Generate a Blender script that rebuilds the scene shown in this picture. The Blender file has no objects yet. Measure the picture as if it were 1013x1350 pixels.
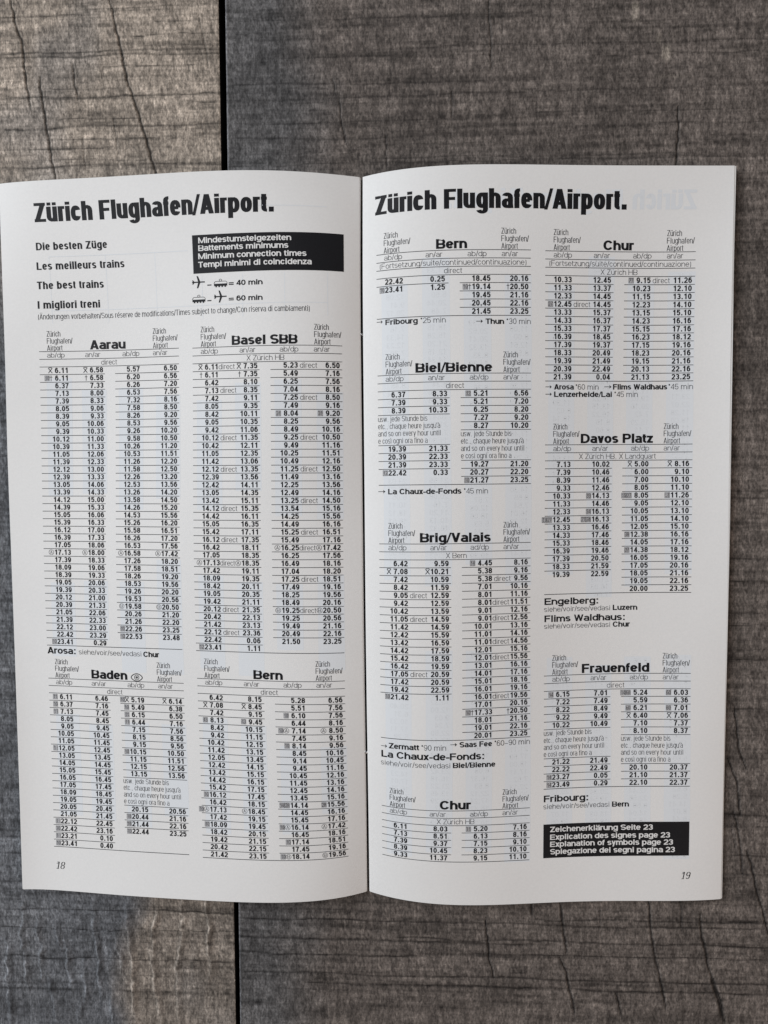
import bpy, math, re
import numpy as np

scene = bpy.context.scene
MM = 0.001
D = {'cam': [224.72, -0.05858, 0.04619],
 'p': 2.2344,
 'W': [106.31, 105.21],
 'C': [[-69.237, -22.796, 4.916, 0.551, -104.941, 0.154, 0.175, -0.018, -0.23, 0.072, 0.004, -0.392, -0.074, 0.007, 0.224, -0.028, 0.013, 0.094, 0.01, -0.005, -0.036, 0.003, -0.003, -0.01, -53.622, -0.192, -2.207, -0.069, -0.151, -0.074, 0.039, -0.095, 1.436, 0.037, -0.042, 0.163, -0.009, 0.029, 0.277, -0.026, 0.017, -0.211, 0.012, -0.004, -0.062, -0.0, -0.002, 0.05, -0.11, 0.015, -1.699, 0.021, 0.036, 0.197, -0.041, 0.055, -0.716, -0.059, 0.018, 0.141, 0.028, -0.002, -0.415, 0.006, -0.017, 0.022, 0.004, -0.0, 0.085, 0.003, 0.003, -0.019, 0.08, -0.002, 1.338, -0.003, -0.081, -0.05, 0.071, -0.012, -0.17, 0.007, -0.019, 0.361, 0.006, 0.014, -0.176, 0.0, -0.011, -0.079, 0.001, -0.002, 0.041, -0.003, 0.004, 0.009, -0.067, 0.003, -0.312, -0.006, 0.025, 0.144, -0.012, 0.007, 0.002, -0.028, 0.003, -0.072, 0.003, -0.001, 0.098, -0.004, -0.004, -0.031, 0.003, 0.002, -0.009, 0.001, 0.001, 0.01, 0.052, -0.003, 0.056, -0.01, -0.016, 0.238, 0.001, 0.005, -0.037, 0.021, 0.005, -0.02, -0.014, 0.002, -0.068, -0.003, 0.0, 0.04, 0.002, -0.003, 0.013, -0.001, 0.001, -0.009, -0.016, 0.003, 0.053, -0.007, 0.003, 0.069, 0.007, 0.003, -0.004, -0.013, -0.002, -0.016, 0.012, 0.002, -0.022, -0.005, -0.003, 0.01, -0.001, 0.001, 0.01, 0.002, -0.001, -0.001], [37.22, -22.249, 4.831, 0.704, -104.923, -0.05, -0.017, 0.014, -0.575, -0.058, 0.021, -0.409, 0.018, 0.003, -0.087, -0.01, -0.002, 0.085, -0.002, -0.002, 0.023, 0.008, -0.001, -0.01, 53.553, 0.355, -2.352, 0.024, -0.039, -0.301, 0.087, -0.054, 1.144, -0.006, -0.044, 0.425, -0.005, -0.002, 0.139, 0.003, 0.007, -0.198, -0.002, 0.003, -0.047, -0.003, 0.001, 0.041, 0.145, 0.0, -1.293, -0.002, 0.13, 0.089, 0.045, 0.038, -0.785, -0.04, 0.021, -0.069, -0.0, -0.019, 0.03, 0.008, -0.007, 0.141, -0.005, 0.005, 0.003, -0.002, -0.001, -0.035, -0.078, -0.023, 1.718, 0.001, -0.063, -0.342, -0.075, -0.046, -0.392, -0.008, -0.013, 0.141, 0.009, 0.023, -0.014, 0.011, 0.004, 0.017, 0.001, -0.004, 0.004, -0.003, -0.0, -0.004, 0.069, 0.003, -0.47, -0.032, 0.036, -0.332, 0.022, 0.004, -0.113, 0.007, 0.005, 0.224, -0.005, -0.005, 0.015, -0.0, -0.004, -0.052, -0.001, 0.002, -0.01, 0.0, 0.0, 0.006, -0.08, 0.001, -0.056, 0.002, -0.016, -0.097, 0.01, -0.0, -0.014, -0.002, 0.007, 0.012, 0.008, 0.001, -0.007, -0.001, -0.001, 0.007, -0.003, 0.0, -0.006, 0.0, 0.0, -0.002, 0.022, 0.003, 0.015, 0.004, 0.002, 0.002, -0.006, -0.001, 0.028, -0.014, -0.003, -0.011, -0.002, -0.003, 0.01, 0.007, -0.0, -0.003, 0.001, 0.001, -0.005, -0.001, 0.0, 0.003]],
 'items': [(0, 'heading', 'head', 'Zürich Flughafen/Airport.', -95.48, -24.6, 11.31, 5.23), (0, 'subheading', 'sub', 'Die besten Züge', -95.69, -74.22, 19.12, 2.12), (0, 'subheading', 'sub', 'Les meilleurs trains', -95.89, -69.37, 24.63, 2.14), (0, 'subheading', 'sub', 'The best trains', -96.12, -76.0, 30.09, 2.16), (0, 'subheading', 'sub', 'I migliori treni', -96.26, -77.44, 35.65, 2.17), (0, 'caption', 'thinc', '(Änderungen vorbehalten/Sous réserve de modifications/Times subject to change/Con riserva di cambiamenti)', -96.29, -15.04, 38.72, 1.57), (0, 'notice_box', 'inv', 'Mindestumsteigezeiten', -46.68, -20.04, 19.19, 1.57), (0, 'notice_box', 'inv', 'Battements minimums', -46.77, -20.85, 21.3, 1.57), (0, 'notice_box', 'inv', 'Minimum connection times', -46.86, -15.83, 23.53, 1.58), (0, 'notice_box', 'inv', 'Tempi minimi di coincidenza', -46.95, -14.4, 25.82, 1.58), (0, 'caption', 'bold', '= 40 min', -38.01, -28.19, 31.22, 1.47), (0, 'caption', 'bold', '= 60 min', -38.1, -28.24, 35.5, 1.47), (0, 'caption', 'cap', 'Arosa:', -96.26, -86.95, 137.68, 2.0), (0, 'caption', 'thin', 'siehe/voir/see/vedasi', -86.12, -66.26, 137.63, 1.49), (0, 'caption', 'bold', 'Chur', -65.72, -60.8, 137.73, 1.58), (0, 'page_number', 'serif', '18', -96.08, -93.23, 203.39, 2.14), (1, 'heading', 'head', 'Zürich Flughafen/Airport.', 4.46, 75.26, 11.76, 5.34), (1, 'caption', 'arrow', '>', 4.78, 6.59, 42.25, 1.06), (1, 'caption', 'bold', 'Fribourg', 7.38, 16.64, 42.67, 1.52), (1, 'caption', 'thin', '*25 min', 17.4, 24.36, 42.67, 1.5), (1, 'caption', 'arrow', '>', 32.75, 34.59, 43.0, 1.04), (1, 'caption', 'bold', 'Thun', 35.35, 40.51, 43.22, 1.49), (1, 'caption', 'thin', '*30 min', 41.17, 48.03, 43.22, 1.5), (1, 'caption', 'arrow', '>', 4.66, 6.8, 89.91, 1.07), (1, 'caption', 'bold', 'La Chaux-de-Fonds', 7.6, 28.31, 90.15, 1.54), (1, 'caption', 'thin', '*45 min', 28.97, 35.76, 90.15, 1.53), (1, 'caption', 'arrow', '>', 4.82, 6.68, 163.08, 1.15), (1, 'caption', 'bold', 'Zermatt', 7.21, 16.02, 162.99, 1.64), (1, 'caption', 'thin', '*90 min', 16.65, 23.67, 162.99, 1.61), (1, 'caption', 'arrow', '>', 24.9, 26.78, 161.85, 1.11), (1, 'caption', 'bold', 'Saas Fee', 27.5, 36.9, 162.13, 1.59), (1, 'caption', 'thin', '*60–90 min', 37.57, 48.02, 162.13, 1.59), (1, 'caption', 'arrow', '>', 52.25, 54.07, 61.07, 1.05), (1, 'caption', 'bold', 'Arosa', 54.76, 60.51, 61.27, 1.52), (1, 'caption', 'thin', '*60 min', 61.0, 67.77, 61.27, 1.52), (1, 'caption', 'arrow', '>', 69.41, 71.57, 61.02, 1.06), (1, 'caption', 'bold', 'Flims Waldhaus', 71.99, 87.58, 61.23, 1.53), (1, 'caption', 'thin', '*45 min', 87.92, 94.73, 61.23, 1.54), (1, 'caption', 'arrow', '>', 52.25, 54.08, 63.11, 1.05), (1, 'caption', 'bold', 'Lenzerheide/Lai', 54.76, 71.76, 63.32, 1.52), (1, 'caption', 'thin', '*45 min', 72.38, 79.22, 63.32, 1.53), (1, 'caption', 'cap', 'La Chaux-de-Fonds:', 4.9, 34.82, 165.81, 2.03), (1, 'caption', 'thin', 'siehe/voir/see/vedasi', 4.75, 24.94, 168.17, 1.51), (1, 'caption', 'bold', 'Biel/Bienne', 25.63, 37.88, 168.15, 1.57), (1, 'caption', 'cap', 'Engelberg:', 52.26, 68.4, 122.16, 1.92), (1, 'caption', 'thin', 'siehe/voir/see/vedasi', 52.16, 71.74, 124.16, 1.42), (1, 'caption', 'bold', 'Luzern', 72.45, 79.57, 124.16, 1.54), (1, 'caption', 'cap', 'Flims Waldhaus:', 52.28, 76.19, 127.11, 1.92), (1, 'caption', 'thin', 'siehe/voir/see/vedasi', 52.18, 71.77, 129.02, 1.42), (1, 'caption', 'bold', 'Chur', 72.48, 77.43, 129.03, 1.54), (1, 'caption', 'cap', 'Fribourg:', 52.23, 65.58, 179.59, 1.98), (1, 'caption', 'thin', 'siehe/voir/see/vedasi', 52.13, 71.63, 181.66, 1.47), (1, 'caption', 'bold', 'Bern', 72.34, 77.27, 181.67, 1.57), (1, 'notice_box', 'inv', 'Zeichenerklärung Seite 23', 54.15, 84.21, 188.57, 1.59), (1, 'notice_box', 'inv', 'Explication des signes page 23', 54.17, 89.18, 190.91, 1.6), (1, 'notice_box', 'inv', 'Explanation of symbols page 23', 54.19, 90.07, 193.04, 1.6), (1, 'notice_box', 'inv', 'Spiegazione dei segni pagina 23', 54.21, 90.65, 195.29, 1.61),
           (1, 'page_number', 'serif', '19', 92.35, 95.02, 203.42, 2.1)],
 'boxes': [(0, -48.49, -5.31, 16.92, 27.44), (1, 52.18, 94.77, 186.21, 196.36)],
 'icons': [('plane', -48.99, -45.14, 29.82, 3.33), ('dash', -44.42, -43.18, 30.78, 0.22), ('train', -42.4, -38.47, 30.57, 2.0), ('train', -49.05, -45.12, 34.68, 2.0), ('dash', -44.53, -43.29, 35.09, 0.22), ('plane', -42.45, -38.72, 34.1, 3.33), ('eye', -69.77, -66.29, 143.94, 2.44)],
 'ghost': (76.73, 94.61, 11.66),
 'tabs': [{'s': 0, 'v': 52.49, 'L': [-96.34, -76.7, -73.51, -53.59], 'c': [-87.8, -77.22, -65.87, -54.27], 'hl': [-94.0, -82.55, -71.13, -61.66], 'h': [-93.93, -61.59], 't': ('Aarau', -80.99, -70.1), 'sub': [('direct', -77.71, -72.88)], 'l': 'x6.11-x6.58 [10]d6.11-d6.58 6.37-7.33 7.13-8.00 7.39-8.33 8.05-9.06 8.39-9.33 9.05-10.06 9.39-10.33 10.12-11.00 10.39-11.33 11.05-12.06 11.39-12.33 12.12-13.00 12.39-13.33 13.05-14.06 13.39-14.33 14.12-15.00 14.39-15.33 15.05-16.06 15.39-16.33 16.12-17.00 16.39-17.33 17.05-18.06 a17.13-a18.00 17.39-18.33 18.09-19.06 18.39-19.33 19.05-20.06 19.39-20.33 20.12-21.00 20.39-21.33 21.05-22.06 21.39-22.33 22.12-23.00 22.42-23.29 [10]23.41-0.29', 'r': '5.57-6.50 6.20-6.56 6.26-7.20 6.53-7.56 7.32-8.16 7.58-8.50 8.26-9.20 8.53-9.56 9.26-10.20 9.58-10.50 10.26-11.20 10.53-11.51 11.26-12.20 11.58-12.50 12.26-13.20 12.53-13.56 13.26-14.20 13.58-14.50 14.26-15.20 14.53-15.56 15.26-16.20 15.58-16.51 16.26-17.20 16.53-17.56 a16.58-a17.42 17.26-18.20 17.58-18.51 18.26-19.20 18.53-19.56 19.26-20.20 19.53-20.56 b19.58-b20.50 20.26-21.20 21.26-22.20 [10]22.26-23.25 [10]22.53-23.48', 'n': 37}, {'s': 0, 'v': 52.66, 'L': [-49.34, -29.34, -26.21, -5.98], 'c': [-41.54, -29.96, -18.5, -6.72], 'hl': [-46.79, -35.09, -23.52, -13.99], 'h': [-46.74, -13.86], 't': ('Basel SBB', -37.38, -18.49), 'sub': [('X Zürich HB', -33.05, -22.25)], 'l': 'x6.11*x7.35 d6.11-d7.35 6.42-8.10 7.13*8.35 7.42-9.11 8.05-9.35 8.42-10.11 9.05-10.35 9.42-11.06 10.12*11.35 10.42-12.11 11.05-12.35 11.42-13.06 12.12*13.35 12.39-13.56 12.42-14.11 13.05-14.35 13.42-15.11 14.12*15.35 14.42-16.11 15.05-16.35 15.42-17.11 16.12*17.35 16.42-18.11 17.05-18.35 a17.13*a18.35 17.42-19.11 18.09-19.35 18.42-20.11 19.05-20.35 19.42-21.11 20.12*21.35 20.42-22.13 21.42-23.13 22.12*23.36 22.42-0.06 [12]23.41-1.11', 'r': '5.23*6.50 5.49-7.16 6.25-7.56 7.04-8.16 7.25*8.50 7.49-9.16 [31]8.04-[31]9.20 8.25-9.56 8.49-10.16 9.25*10.50 9.49-11.16 10.25-11.51 10.49-12.16 11.25*12.50 11.49-13.16 12.25-13.56 12.49-14.16 13.25*14.50 13.54-15.16 14.25-15.56 14.49-16.16 15.25*16.51 15.49-17.16 a16.25*a17.42 16.25-17.56 16.49-18.16 17.04-18.20 17.25*18.51 17.49-19.16 18.25-19.56 18.49-20.16 b19.25*b20.50 19.25-20.56 19.49-21.16 20.49-22.16 21.50-23.25', 'n': 37}, {'s': 0, 'v': 149.66, 'L': [-96.34, -76.7, -73.51, -53.59], 'c': [-88.83, -77.41, -66.01, -54.3], 'hl': [-93.9, -82.4, -71.01, -61.46], 'h': [-94.02, -61.7], 't': ('Baden', -82.35, -70.97), 'sub': [('direct', -77.53, -72.73)], 'l': '[11]6.11-6.46 [10]6.37-7.16 [11]7.13-7.45 8.05-8.45 9.05-9.45 10.05-10.45 11.05-11.45 [10]12.05-12.45 13.05-13.45 14.05-14.45 15.05-15.45 16.05-16.45 17.05-17.45 18.09-18.45 19.05-19.45 20.05-20.45 21.05-21.45 [10]22.12-22.45 [10]22.42-23.16 [10]23.21-0.10 [10]23.41-0.40', 'r': '[10]x5.19-x6.14 [10]5.49-6.38 [11]6.15-6.50 [11]6.44-7.16 7.15-7.56 8.15-8.56 9.15-9.56 [10]10.15-10.50 11.15-11.51 12.15-12.56 13.15-13.56 & 20.15-20.56 [10]20.44-21.16 [10]21.44-22.16 [10]22.44-23.25', 'n': 21}, {'s': 0, 'v': 147.99, 'L': [-49.34, -29.34, -26.21, -5.98], 'c': [-41.73, -30.1, -17.47, -6.75], 'hl': [-46.94, -35.26, -23.57, -14.11], 'h': [-47.05, -14.24], 't': ('Bern', -32.31, -23.7), 'sub': [('direct', -30.28, -25.27)], 'l': '6.42-8.15 x7.08-x8.45 7.42-9.15 [43]8.13-[43]9.45 8.42-10.15 9.42-11.15 10.42-12.15 11.42-13.15 12.05-13.45 12.42-14.15 13.42-15.15 14.42-16.15 15.42-17.15 [10]16.12-17.45 16.42-18.15 [10]a17.13-a18.45 17.42-19.15 [10]18.09-19.45 18.42-20.15 19.42-21.15 20.42-22.15 21.42-23.15', 'r': '5.28-6.56 5.51-7.56 [10]6.10-7.56 6.44-8.16 [10]a7.14-a8.50 7.45-9.16 [10]8.14-9.56 8.45-10.16 9.14-10.45 9.45-11.16 10.45-12.16 11.45-13.16 12.45-14.16 13.45-15.16 [10][28]14.14-[28]15.56 14.45-16.16 15.45-17.16 [10]a16.14-a17.42 16.45-18.16 [10]17.14-18.51 17.45-19.16 [10]b18.14-b19.56', 'n': 22},
          {'s': 1, 'v': 29.69, 'L': [4.83, 25.22, 28.28, 48.07], 'c': [12.56, 24.24, 36.76, 47.38], 'hl': [7.18, 18.97, 30.5, 39.93], 'h': [7.08, 39.83], 't': ('Bern', 21.88, 30.4), 'sub': [('(Fortsetzung/suite/continued/continuazione)', 5.8, 46.87), ('direct', 24.03, 28.96)], 'l': '22.42-0.25 [10]23.41-1.25', 'r': '18.45-20.16 [10]d19.14-d20.50 19.45-21.16 20.45-22.16 21.45-23.25', 'n': 5}, {'s': 1, 'v': 61.18, 'L': [4.83, 25.22, 28.28, 48.07], 'c': [12.9, 24.55, 35.93, 47.33], 'hl': [7.25, 19.34, 30.85, 40.23], 'h': [7.3, 40.25], 't': ('Biel/Bienne', 15.84, 37.13), 'sub': [('direct', 24.28, 29.25)], 'l': '6.37-8.33 7.39-9.33 8.39-10.33 & 19.39-21.33 20.39-22.33 21.39-23.33 [12]22.42-0.33', 'r': '[12]5.21-6.56 5.21-7.20 6.25-8.20 7.27-9.20 8.27-10.20 & 19.27-21.20 20.27-22.20 [10]21.27-23.25', 'n': 11.8}, {'s': 1, 'v': 108.61, 'L': [4.83, 25.22, 28.28, 48.07], 'c': [13.04, 24.57, 36.86, 47.27], 'hl': [7.54, 19.47, 30.76, 40.18], 'h': [7.57, 40.18], 't': ('Brig/Valais', 16.58, 36.52), 'sub': [('X Bern', 23.86, 29.67)], 'l': '6.42-9.59 x7.08-x10.21 7.42-10.59 8.42-11.59 9.05*12.59 9.42-12.59 10.42-13.59 11.05*14.59 11.42-14.59 12.42-15.59 13.42-16.59 14.42-17.59 15.42-18.59 16.42-19.59 17.05*20.59 17.42-20.59 19.42-22.59 [10]21.42-1.11', 'r': '[14]4.45-8.16 5.38-9.16 5.38*9.56 7.01-10.16 8.01-11.16 8.01*11.51 9.01-12.16 9.01*12.56 10.01-13.16 11.01-14.16 11.01*14.56 12.01-15.16 12.01*15.56 13.01-16.16 14.01-17.16 15.01-18.16 16.01-19.16 16.01*19.56 17.01-20.16 [10]d17.33-d20.50 18.01-21.16 19.01-22.16 20.01-23.25', 'n': 23}, {'s': 1, 'v': 185.41, 'L': [4.83, 25.22, 28.28, 48.07], 'c': [12.47, 24.15, 35.75, 47.23], 'hl': [7.27, 19.04, 30.61, 40.06], 'h': [7.3, 40.04], 't': ('Chur', 21.93, 30.86), 'sub': [('X Zürich HB', 21.08, 31.89)], 'l': '6.11-8.03 7.13-8.51 7.39-9.37 8.39-10.45 9.33-11.37', 'r': '[11]5.20-7.16 6.13-8.16 7.15-9.10 8.23-10.10 9.15-11.10', 'n': 5}, {'s': 1, 'v': 29.85, 'L': [52.18, 71.84, 74.93, 94.77], 'c': [59.76, 71.08, 82.41, 93.94], 'hl': [54.56, 66.04, 77.28, 86.82], 'h': [54.54, 86.72], 't': ('Chur', 68.74, 77.42), 'sub': [('(Fortsetzung/suite/continued/continuazione)', 53.31, 93.64), ('X Zürich HB', 68.07, 78.61)], 'l': '10.33-12.45 11.33-13.37 12.33-14.45 [27]12.45*14.45 13.33-15.37 14.33-16.37 15.33-17.37 16.39-18.45 17.39-19.37 18.33-20.49 19.39-21.49 20.39-22.49 21.39-0.04', 'r': '[27]9.15*11.26 10.23-12.10 11.15-13.10 12.23-14.10 13.15-15.10 14.23-16.16 15.15-17.16 16.23-18.12 17.15-19.16 18.23-20.16 19.15-21.16 20.13-22.16 21.13-23.25', 'n': 13}, {'s': 1, 'v': 81.19, 'L': [52.18, 71.84, 74.93, 94.77], 'c': [59.64, 71.13, 82.48, 93.92], 'hl': [54.57, 66.04, 77.4, 86.78], 'h': [54.55, 86.75], 't': ('Davos Platz', 62.63, 83.69), 'sub': [('X Zürich HB, X Landquart', 62.17, 84.55)], 'l': '7.13-10.02 7.39-10.46 8.39-11.46 9.33-12.46 10.33-[33]14.13 11.33-14.46 12.33-[34]16.13 [13][27]12.45-[27][34]16.13 13.33-16.46 14.33-17.46 15.33-18.46 16.39-19.46 17.39-20.50 18.33-21.59 19.39-22.59', 'r': 'x5.00-x8.16 6.00-9.10 7.00-10.10 8.05-11.10 [15][27]8.05-[27]11.26 9.05-12.10 10.05-13.10 11.05-14.10 12.05-15.10 [38]12.38-16.16 14.05-17.16 [37]14.38-18.12 16.05-19.16 17.05-20.16 18.05-21.16 19.05-22.16 20.00-23.25', 'n': 17}, {'s': 1, 'v': 147.12, 'L': [52.18, 71.84, 74.93, 94.77], 'c': [59.83, 71.03, 82.52, 94.06], 'hl': [54.65, 66.04, 77.47, 86.87], 'h': [54.64, 86.86], 't': ('Frauenfeld', 63.44, 83.05), 'sub': [('direct', 70.83, 75.9)], 'l': '[14]6.15-7.01 7.22-7.49 8.22-8.49 9.22-9.49 10.22-10.49 & 21.22-21.49 22.22-22.49 [14]23.27-0.05 [14]23.49-0.29', 'r': '[14][60]5.24-[60]6.03 5.59-6.36 [60]6.21-[60]7.01 x6.40-x7.06 7.10-7.37 8.10-8.37 & 20.10-20.37 21.10-21.37 22.10-22.37', 'n': 12.8}],
 'cracks': [([(-117.55, 134.62), (-116.64, 128.26), (-114.79, 122.92), (-114.5, 117.6), (-113.61, 110.13), (-112.87, 104.77)], 1.6), ([(-109.7, 113.23), (-109.6, 108.97), (-108.47, 101.46), (-107.4, 91.78), (-105.84, 83.13)], 1.7), ([(-88.65, 133.76), (-86.66, 124.26), (-85.28, 116.84), (-83.66, 110.03), (-80.53, 100.82), (-78.07, 91.16), (-76.2, 84.7), (-74.1, 77.79)], 2.0), ([(-99.99, 116.16), (-99.46, 110.84), (-98.69, 106.14)], 1.0), ([(-63.0, 128.83), (-61.79, 122.52), (-60.39, 114.08)], 0.6), ([(-63.02, 101.47), (-61.84, 92.95)], 0.5), ([(-88.3, 102.06), (-87.28, 88.14)], 0.6), ([(-97.84, 95.87), (-96.97, 86.19)], 0.6), ([(19.25, 130.57), (19.71, 122.34), (20.19, 112.0)], 1.0), ([(-24.65, 111.07), (-24.24, 106.87)], 1.0), ([(-22.95, 104.74), (-21.92, 96.31), (-21.07, 92.07)], 1.0), ([(9.13, 106.05), (9.37, 97.7)], 0.8), ([(-9.79, 94.99), (-9.38, 84.44)], 0.7), ([(72.32, 100.39), (72.14, 88.0), (71.61, 82.82)], 1.2), ([(90.1, -85.4), (92.87, -92.16), (93.47, -98.97), (94.21, -102.61)], 1.4), ([(92.0, -101.28), (93.66, -106.96), (95.07, -120.02)], 1.2), ([(95.99, -113.1), (97.62, -117.2), (99.11, -124.07), (101.75, -133.25), (103.69, -140.16)], 1.6), ([(87.43, -152.29), (89.58, -159.27), (91.3, -166.28)], 1.9), ([(83.03, -132.56), (83.84, -139.52), (85.56, -147.65), (88.2, -156.96), (91.09, -166.76)], 2.2), ([(67.89, -128.28), (68.69, -136.42), (69.73, -144.58), (72.37, -155.08), (73.61, -162.12)], 1.8), ([(41.79, -130.08), (42.75, -135.91), (43.99, -145.99)], 1.9), ([(41.97, -146.99), (44.28, -152.36), (45.25, -158.25), (47.14, -165.32)], 1.7), ([(19.72, -135.32), (20.44, -142.38), (20.92, -148.29), (22.55, -154.17)], 1.4), ([(33.25, -130.29), (33.51, -134.03)], 1.2), ([(58.76, -157.84), (61.13, -166.06)], 1.2), ([(77.2, -128.76), (77.84, -138.52)], 0.8), ([(91.47, -69.59), (93.31, -83.09), (95.62, -88.71)], 1.2), ([(91.67, -105.85), (92.92, -112.71)], 0.8), ([(53.43, -129.8), (54.26, -141.48)], 0.5)],
 'ridges': [[(-100.49, -132.32), (-99.64, -145.58), (-99.31, -151.64), (-98.87, -162.58)], [(-117.85, -138.78), (-117.34, -146.05), (-117.22, -158.24)], [(-72.61, -132.85), (-72.79, -142.46), (-74.64, -153.37), (-74.27, -171.59)], [(-65.1, -132.67), (-64.36, -144.64), (-64.55, -156.71)], [(-92.97, -145.4), (-91.97, -153.86)], [(-83.52, -147.57), (-81.88, -159.64), (-79.03, -171.74)], [(-115.5, -156.97), (-113.75, -163.03), (-113.07, -172.83)], [(-123.02, -135.28), (-122.95, -148.64), (-121.4, -160.81)], [(-95.76, -162.49), (-94.79, -172.25)], [(-103.85, -151.76), (-103.59, -160.28), (-106.08, -172.61)], [(-108.95, -145.83), (-108.39, -160.42)], [(-112.17, -141.06), (-110.94, -148.31)], [(-90.32, -133.28), (-88.98, -147.71), (-88.09, -172.03)], [(-80.67, -135.44), (-82.39, -149.95)], [(-128.18, -146.34), (-127.35, -173.29)]],
 'saw': [(-121.38, -55.49, 119.66, 1.5), (-121.42, -55.51, 118.39, 1.6), (-121.79, -55.68, 106.96, 1.5), (-122.07, -55.8, 98.45, 1.9), (-122.43, -55.97, 87.53, 1.6), (-122.28, -90.77, 92.41, 0.9), (-106.23, -77.21, 100.65, 0.8), (-108.23, -88.13, 109.32, 0.8), (-96.46, -65.59, 131.44, 1.0), (-76.64, -56.89, 127.47, 0.8), (-68.25, -57.24, 105.07, 1.2), (-106.39, -70.66, 95.24, 0.8), (-90.2, -63.67, 115.35, 0.9), (-121.06, -94.3, 129.9, 1.0), (-87.77, -56.95, 123.86, 0.8), (-106.56, -77.44, 89.31, 0.7), (-54.7, 31.1, 126.72, 1.4), (-46.12, -7.16, 116.13, 1.4), (-54.96, 18.51, 109.02, 1.6), (-55.02, 31.28, 105.09, 1.4), (-55.13, 10.01, 98.22, 0.9), (-55.19, 1.43, 93.89, 1.6), (1.42, 31.17, 118.31, 0.9), (31.16, 96.35, 118.04, 1.0), (31.27, 73.27, 105.4, 1.2), (48.03, 96.43, 114.75, 1), (31.31, 94.14, 99.58, 0.9), (-11.54, 73.63, 87.81, 1.0), (65.08, 96.91, 96.07, 1.2), (-55.29, 97.19, 86.54, 1.1), (-58.64, 102.9, -137.11, 1.4), (-58.72, 33.35, -143.25, 2.2), (-58.78, 1.52, -147.99, 1.6), (-58.9, 103.33, -154.14, 1.6), (-35.51, 103.41, -156.9, 1.6), (-59.02, 19.86, -163.8, 1.4), (33.3, 102.88, -135.26, 1.2), (-7.66, 103.05, -142.34, 1.4), (15.23, 103.16, -146.5, 1.2), (-59.08, 56.16, -166.83, 1.1), (-129.79, -56.24, -135.74, 1.0), (-129.99, -56.33, -142.02, 0.9), (-130.3, -56.46, -151.22, 1.1), (-130.64, -56.61, -161.69, 1.4), (-101.77, -56.63, -163.21, 1.0), (-101.9, -56.7, -168.08, 0.9), (-82.1, -56.25, -135.64, 1.2), (87.27, 99.62, -8.83, 1.2), (87.68, 100.08, -26.74, 1.6), (88.03, 100.48, -42.16, 1.8), (88.35, 100.85, -56.14, 2.0), (88.69, 101.23, -70.9, 1.6), (89.4, 102.04, -102.12, 1.6), (89.26, 101.88, -96.2, 1.1), (89.69, 102.37, -114.94, 1.0), (86.51, 98.75, 24.57, 1.5), (86.71, 98.98, 16.01, 1.2), (85.65, 97.77, 62.64, 1.2), (90.14, 102.88, -134.78, 2), (90.32, 103.08, -142.44, 1.4), (88.12, 100.59, -46.14, 1), (87.82, 100.24, -32.89, 1), (-124.31, -117.41, 30.72, 1), (-125.19, -118.24, 3.82, 1.2), (-126.54, -119.51, -37.24, 1), (-127.6, -120.51, -69.79, 1.2), (-129.02, -121.85, -113.18, 1.6), (-129.2, -122.02, -118.46, 1.0), (-127.14, -120.08, -55.77, 1.0), (-123.52, -118.94, 55.06, 1)],
 'seam': [(-57.24, 132.83), (-55.28, 132.77), (-56.52, -171.02), (-55.1, -170.98)],
 'staple': [44.64, 165.5],
 'speck': [98.51, 196.74]}

# ------------------------------------------------------------------ camera, sky, sun, exposure
cam_d = bpy.data.cameras.new("camera")
cam_d.sensor_fit = 'VERTICAL'; cam_d.sensor_height = 36.0; cam_d.sensor_width = 27.0
cam_d.lens = 36.0 * 1014.0 / 1350.0
cam_d.clip_start = 0.01; cam_d.clip_end = 50.0
cam = bpy.data.objects.new("camera", cam_d); scene.collection.objects.link(cam)
from mathutils import Matrix
Hc, rx, ry = D['cam']
cam.matrix_world = Matrix.Translation((0, 0, Hc * MM)) @ Matrix.Rotation(rx, 4, 'X') @ Matrix.Rotation(ry, 4, 'Y')
scene.camera = cam
scene.render.resolution_x, scene.render.resolution_y = 768, 1024

# a close-up by a window: one big cool pane of daylight from the upper left, a weaker warm wall of the room to the
# lower right, and the dim room all round
world = bpy.data.worlds.new("World"); scene.world = world; world.use_nodes = True
wn = world.node_tree.nodes
wn['Background'].inputs[0].default_value = (1.0, 0.955, 0.925, 1); wn['Background'].inputs[1].default_value = 0.20
from mathutils import Vector
def area(name, loc, size, power, col):
    d = bpy.data.lights.new(name, 'AREA'); d.shape = 'RECTANGLE'; d.size, d.size_y = size; d.energy = power; d.color = col
    o = bpy.data.objects.new(name, d); scene.collection.objects.link(o); o.location = loc
    o.rotation_euler = Vector(loc).to_track_quat('Z', 'Y').to_euler(); return o
area("window_light", (-0.92, 0.42, 0.86), (0.75, 0.9), 17.0, (0.895, 0.938, 0.985))
area("room_wall_light", (0.75, -0.42, 0.55), (0.9, 0.6), 2.0, (1.0, 0.72, 0.56))
scene.view_settings.view_transform = 'Standard'; scene.view_settings.look = 'None'
scene.view_settings.gamma = 1.0; scene.view_settings.use_curve_mapping = False
scene.view_settings.exposure = EXPOSURE = 0.0

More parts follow.
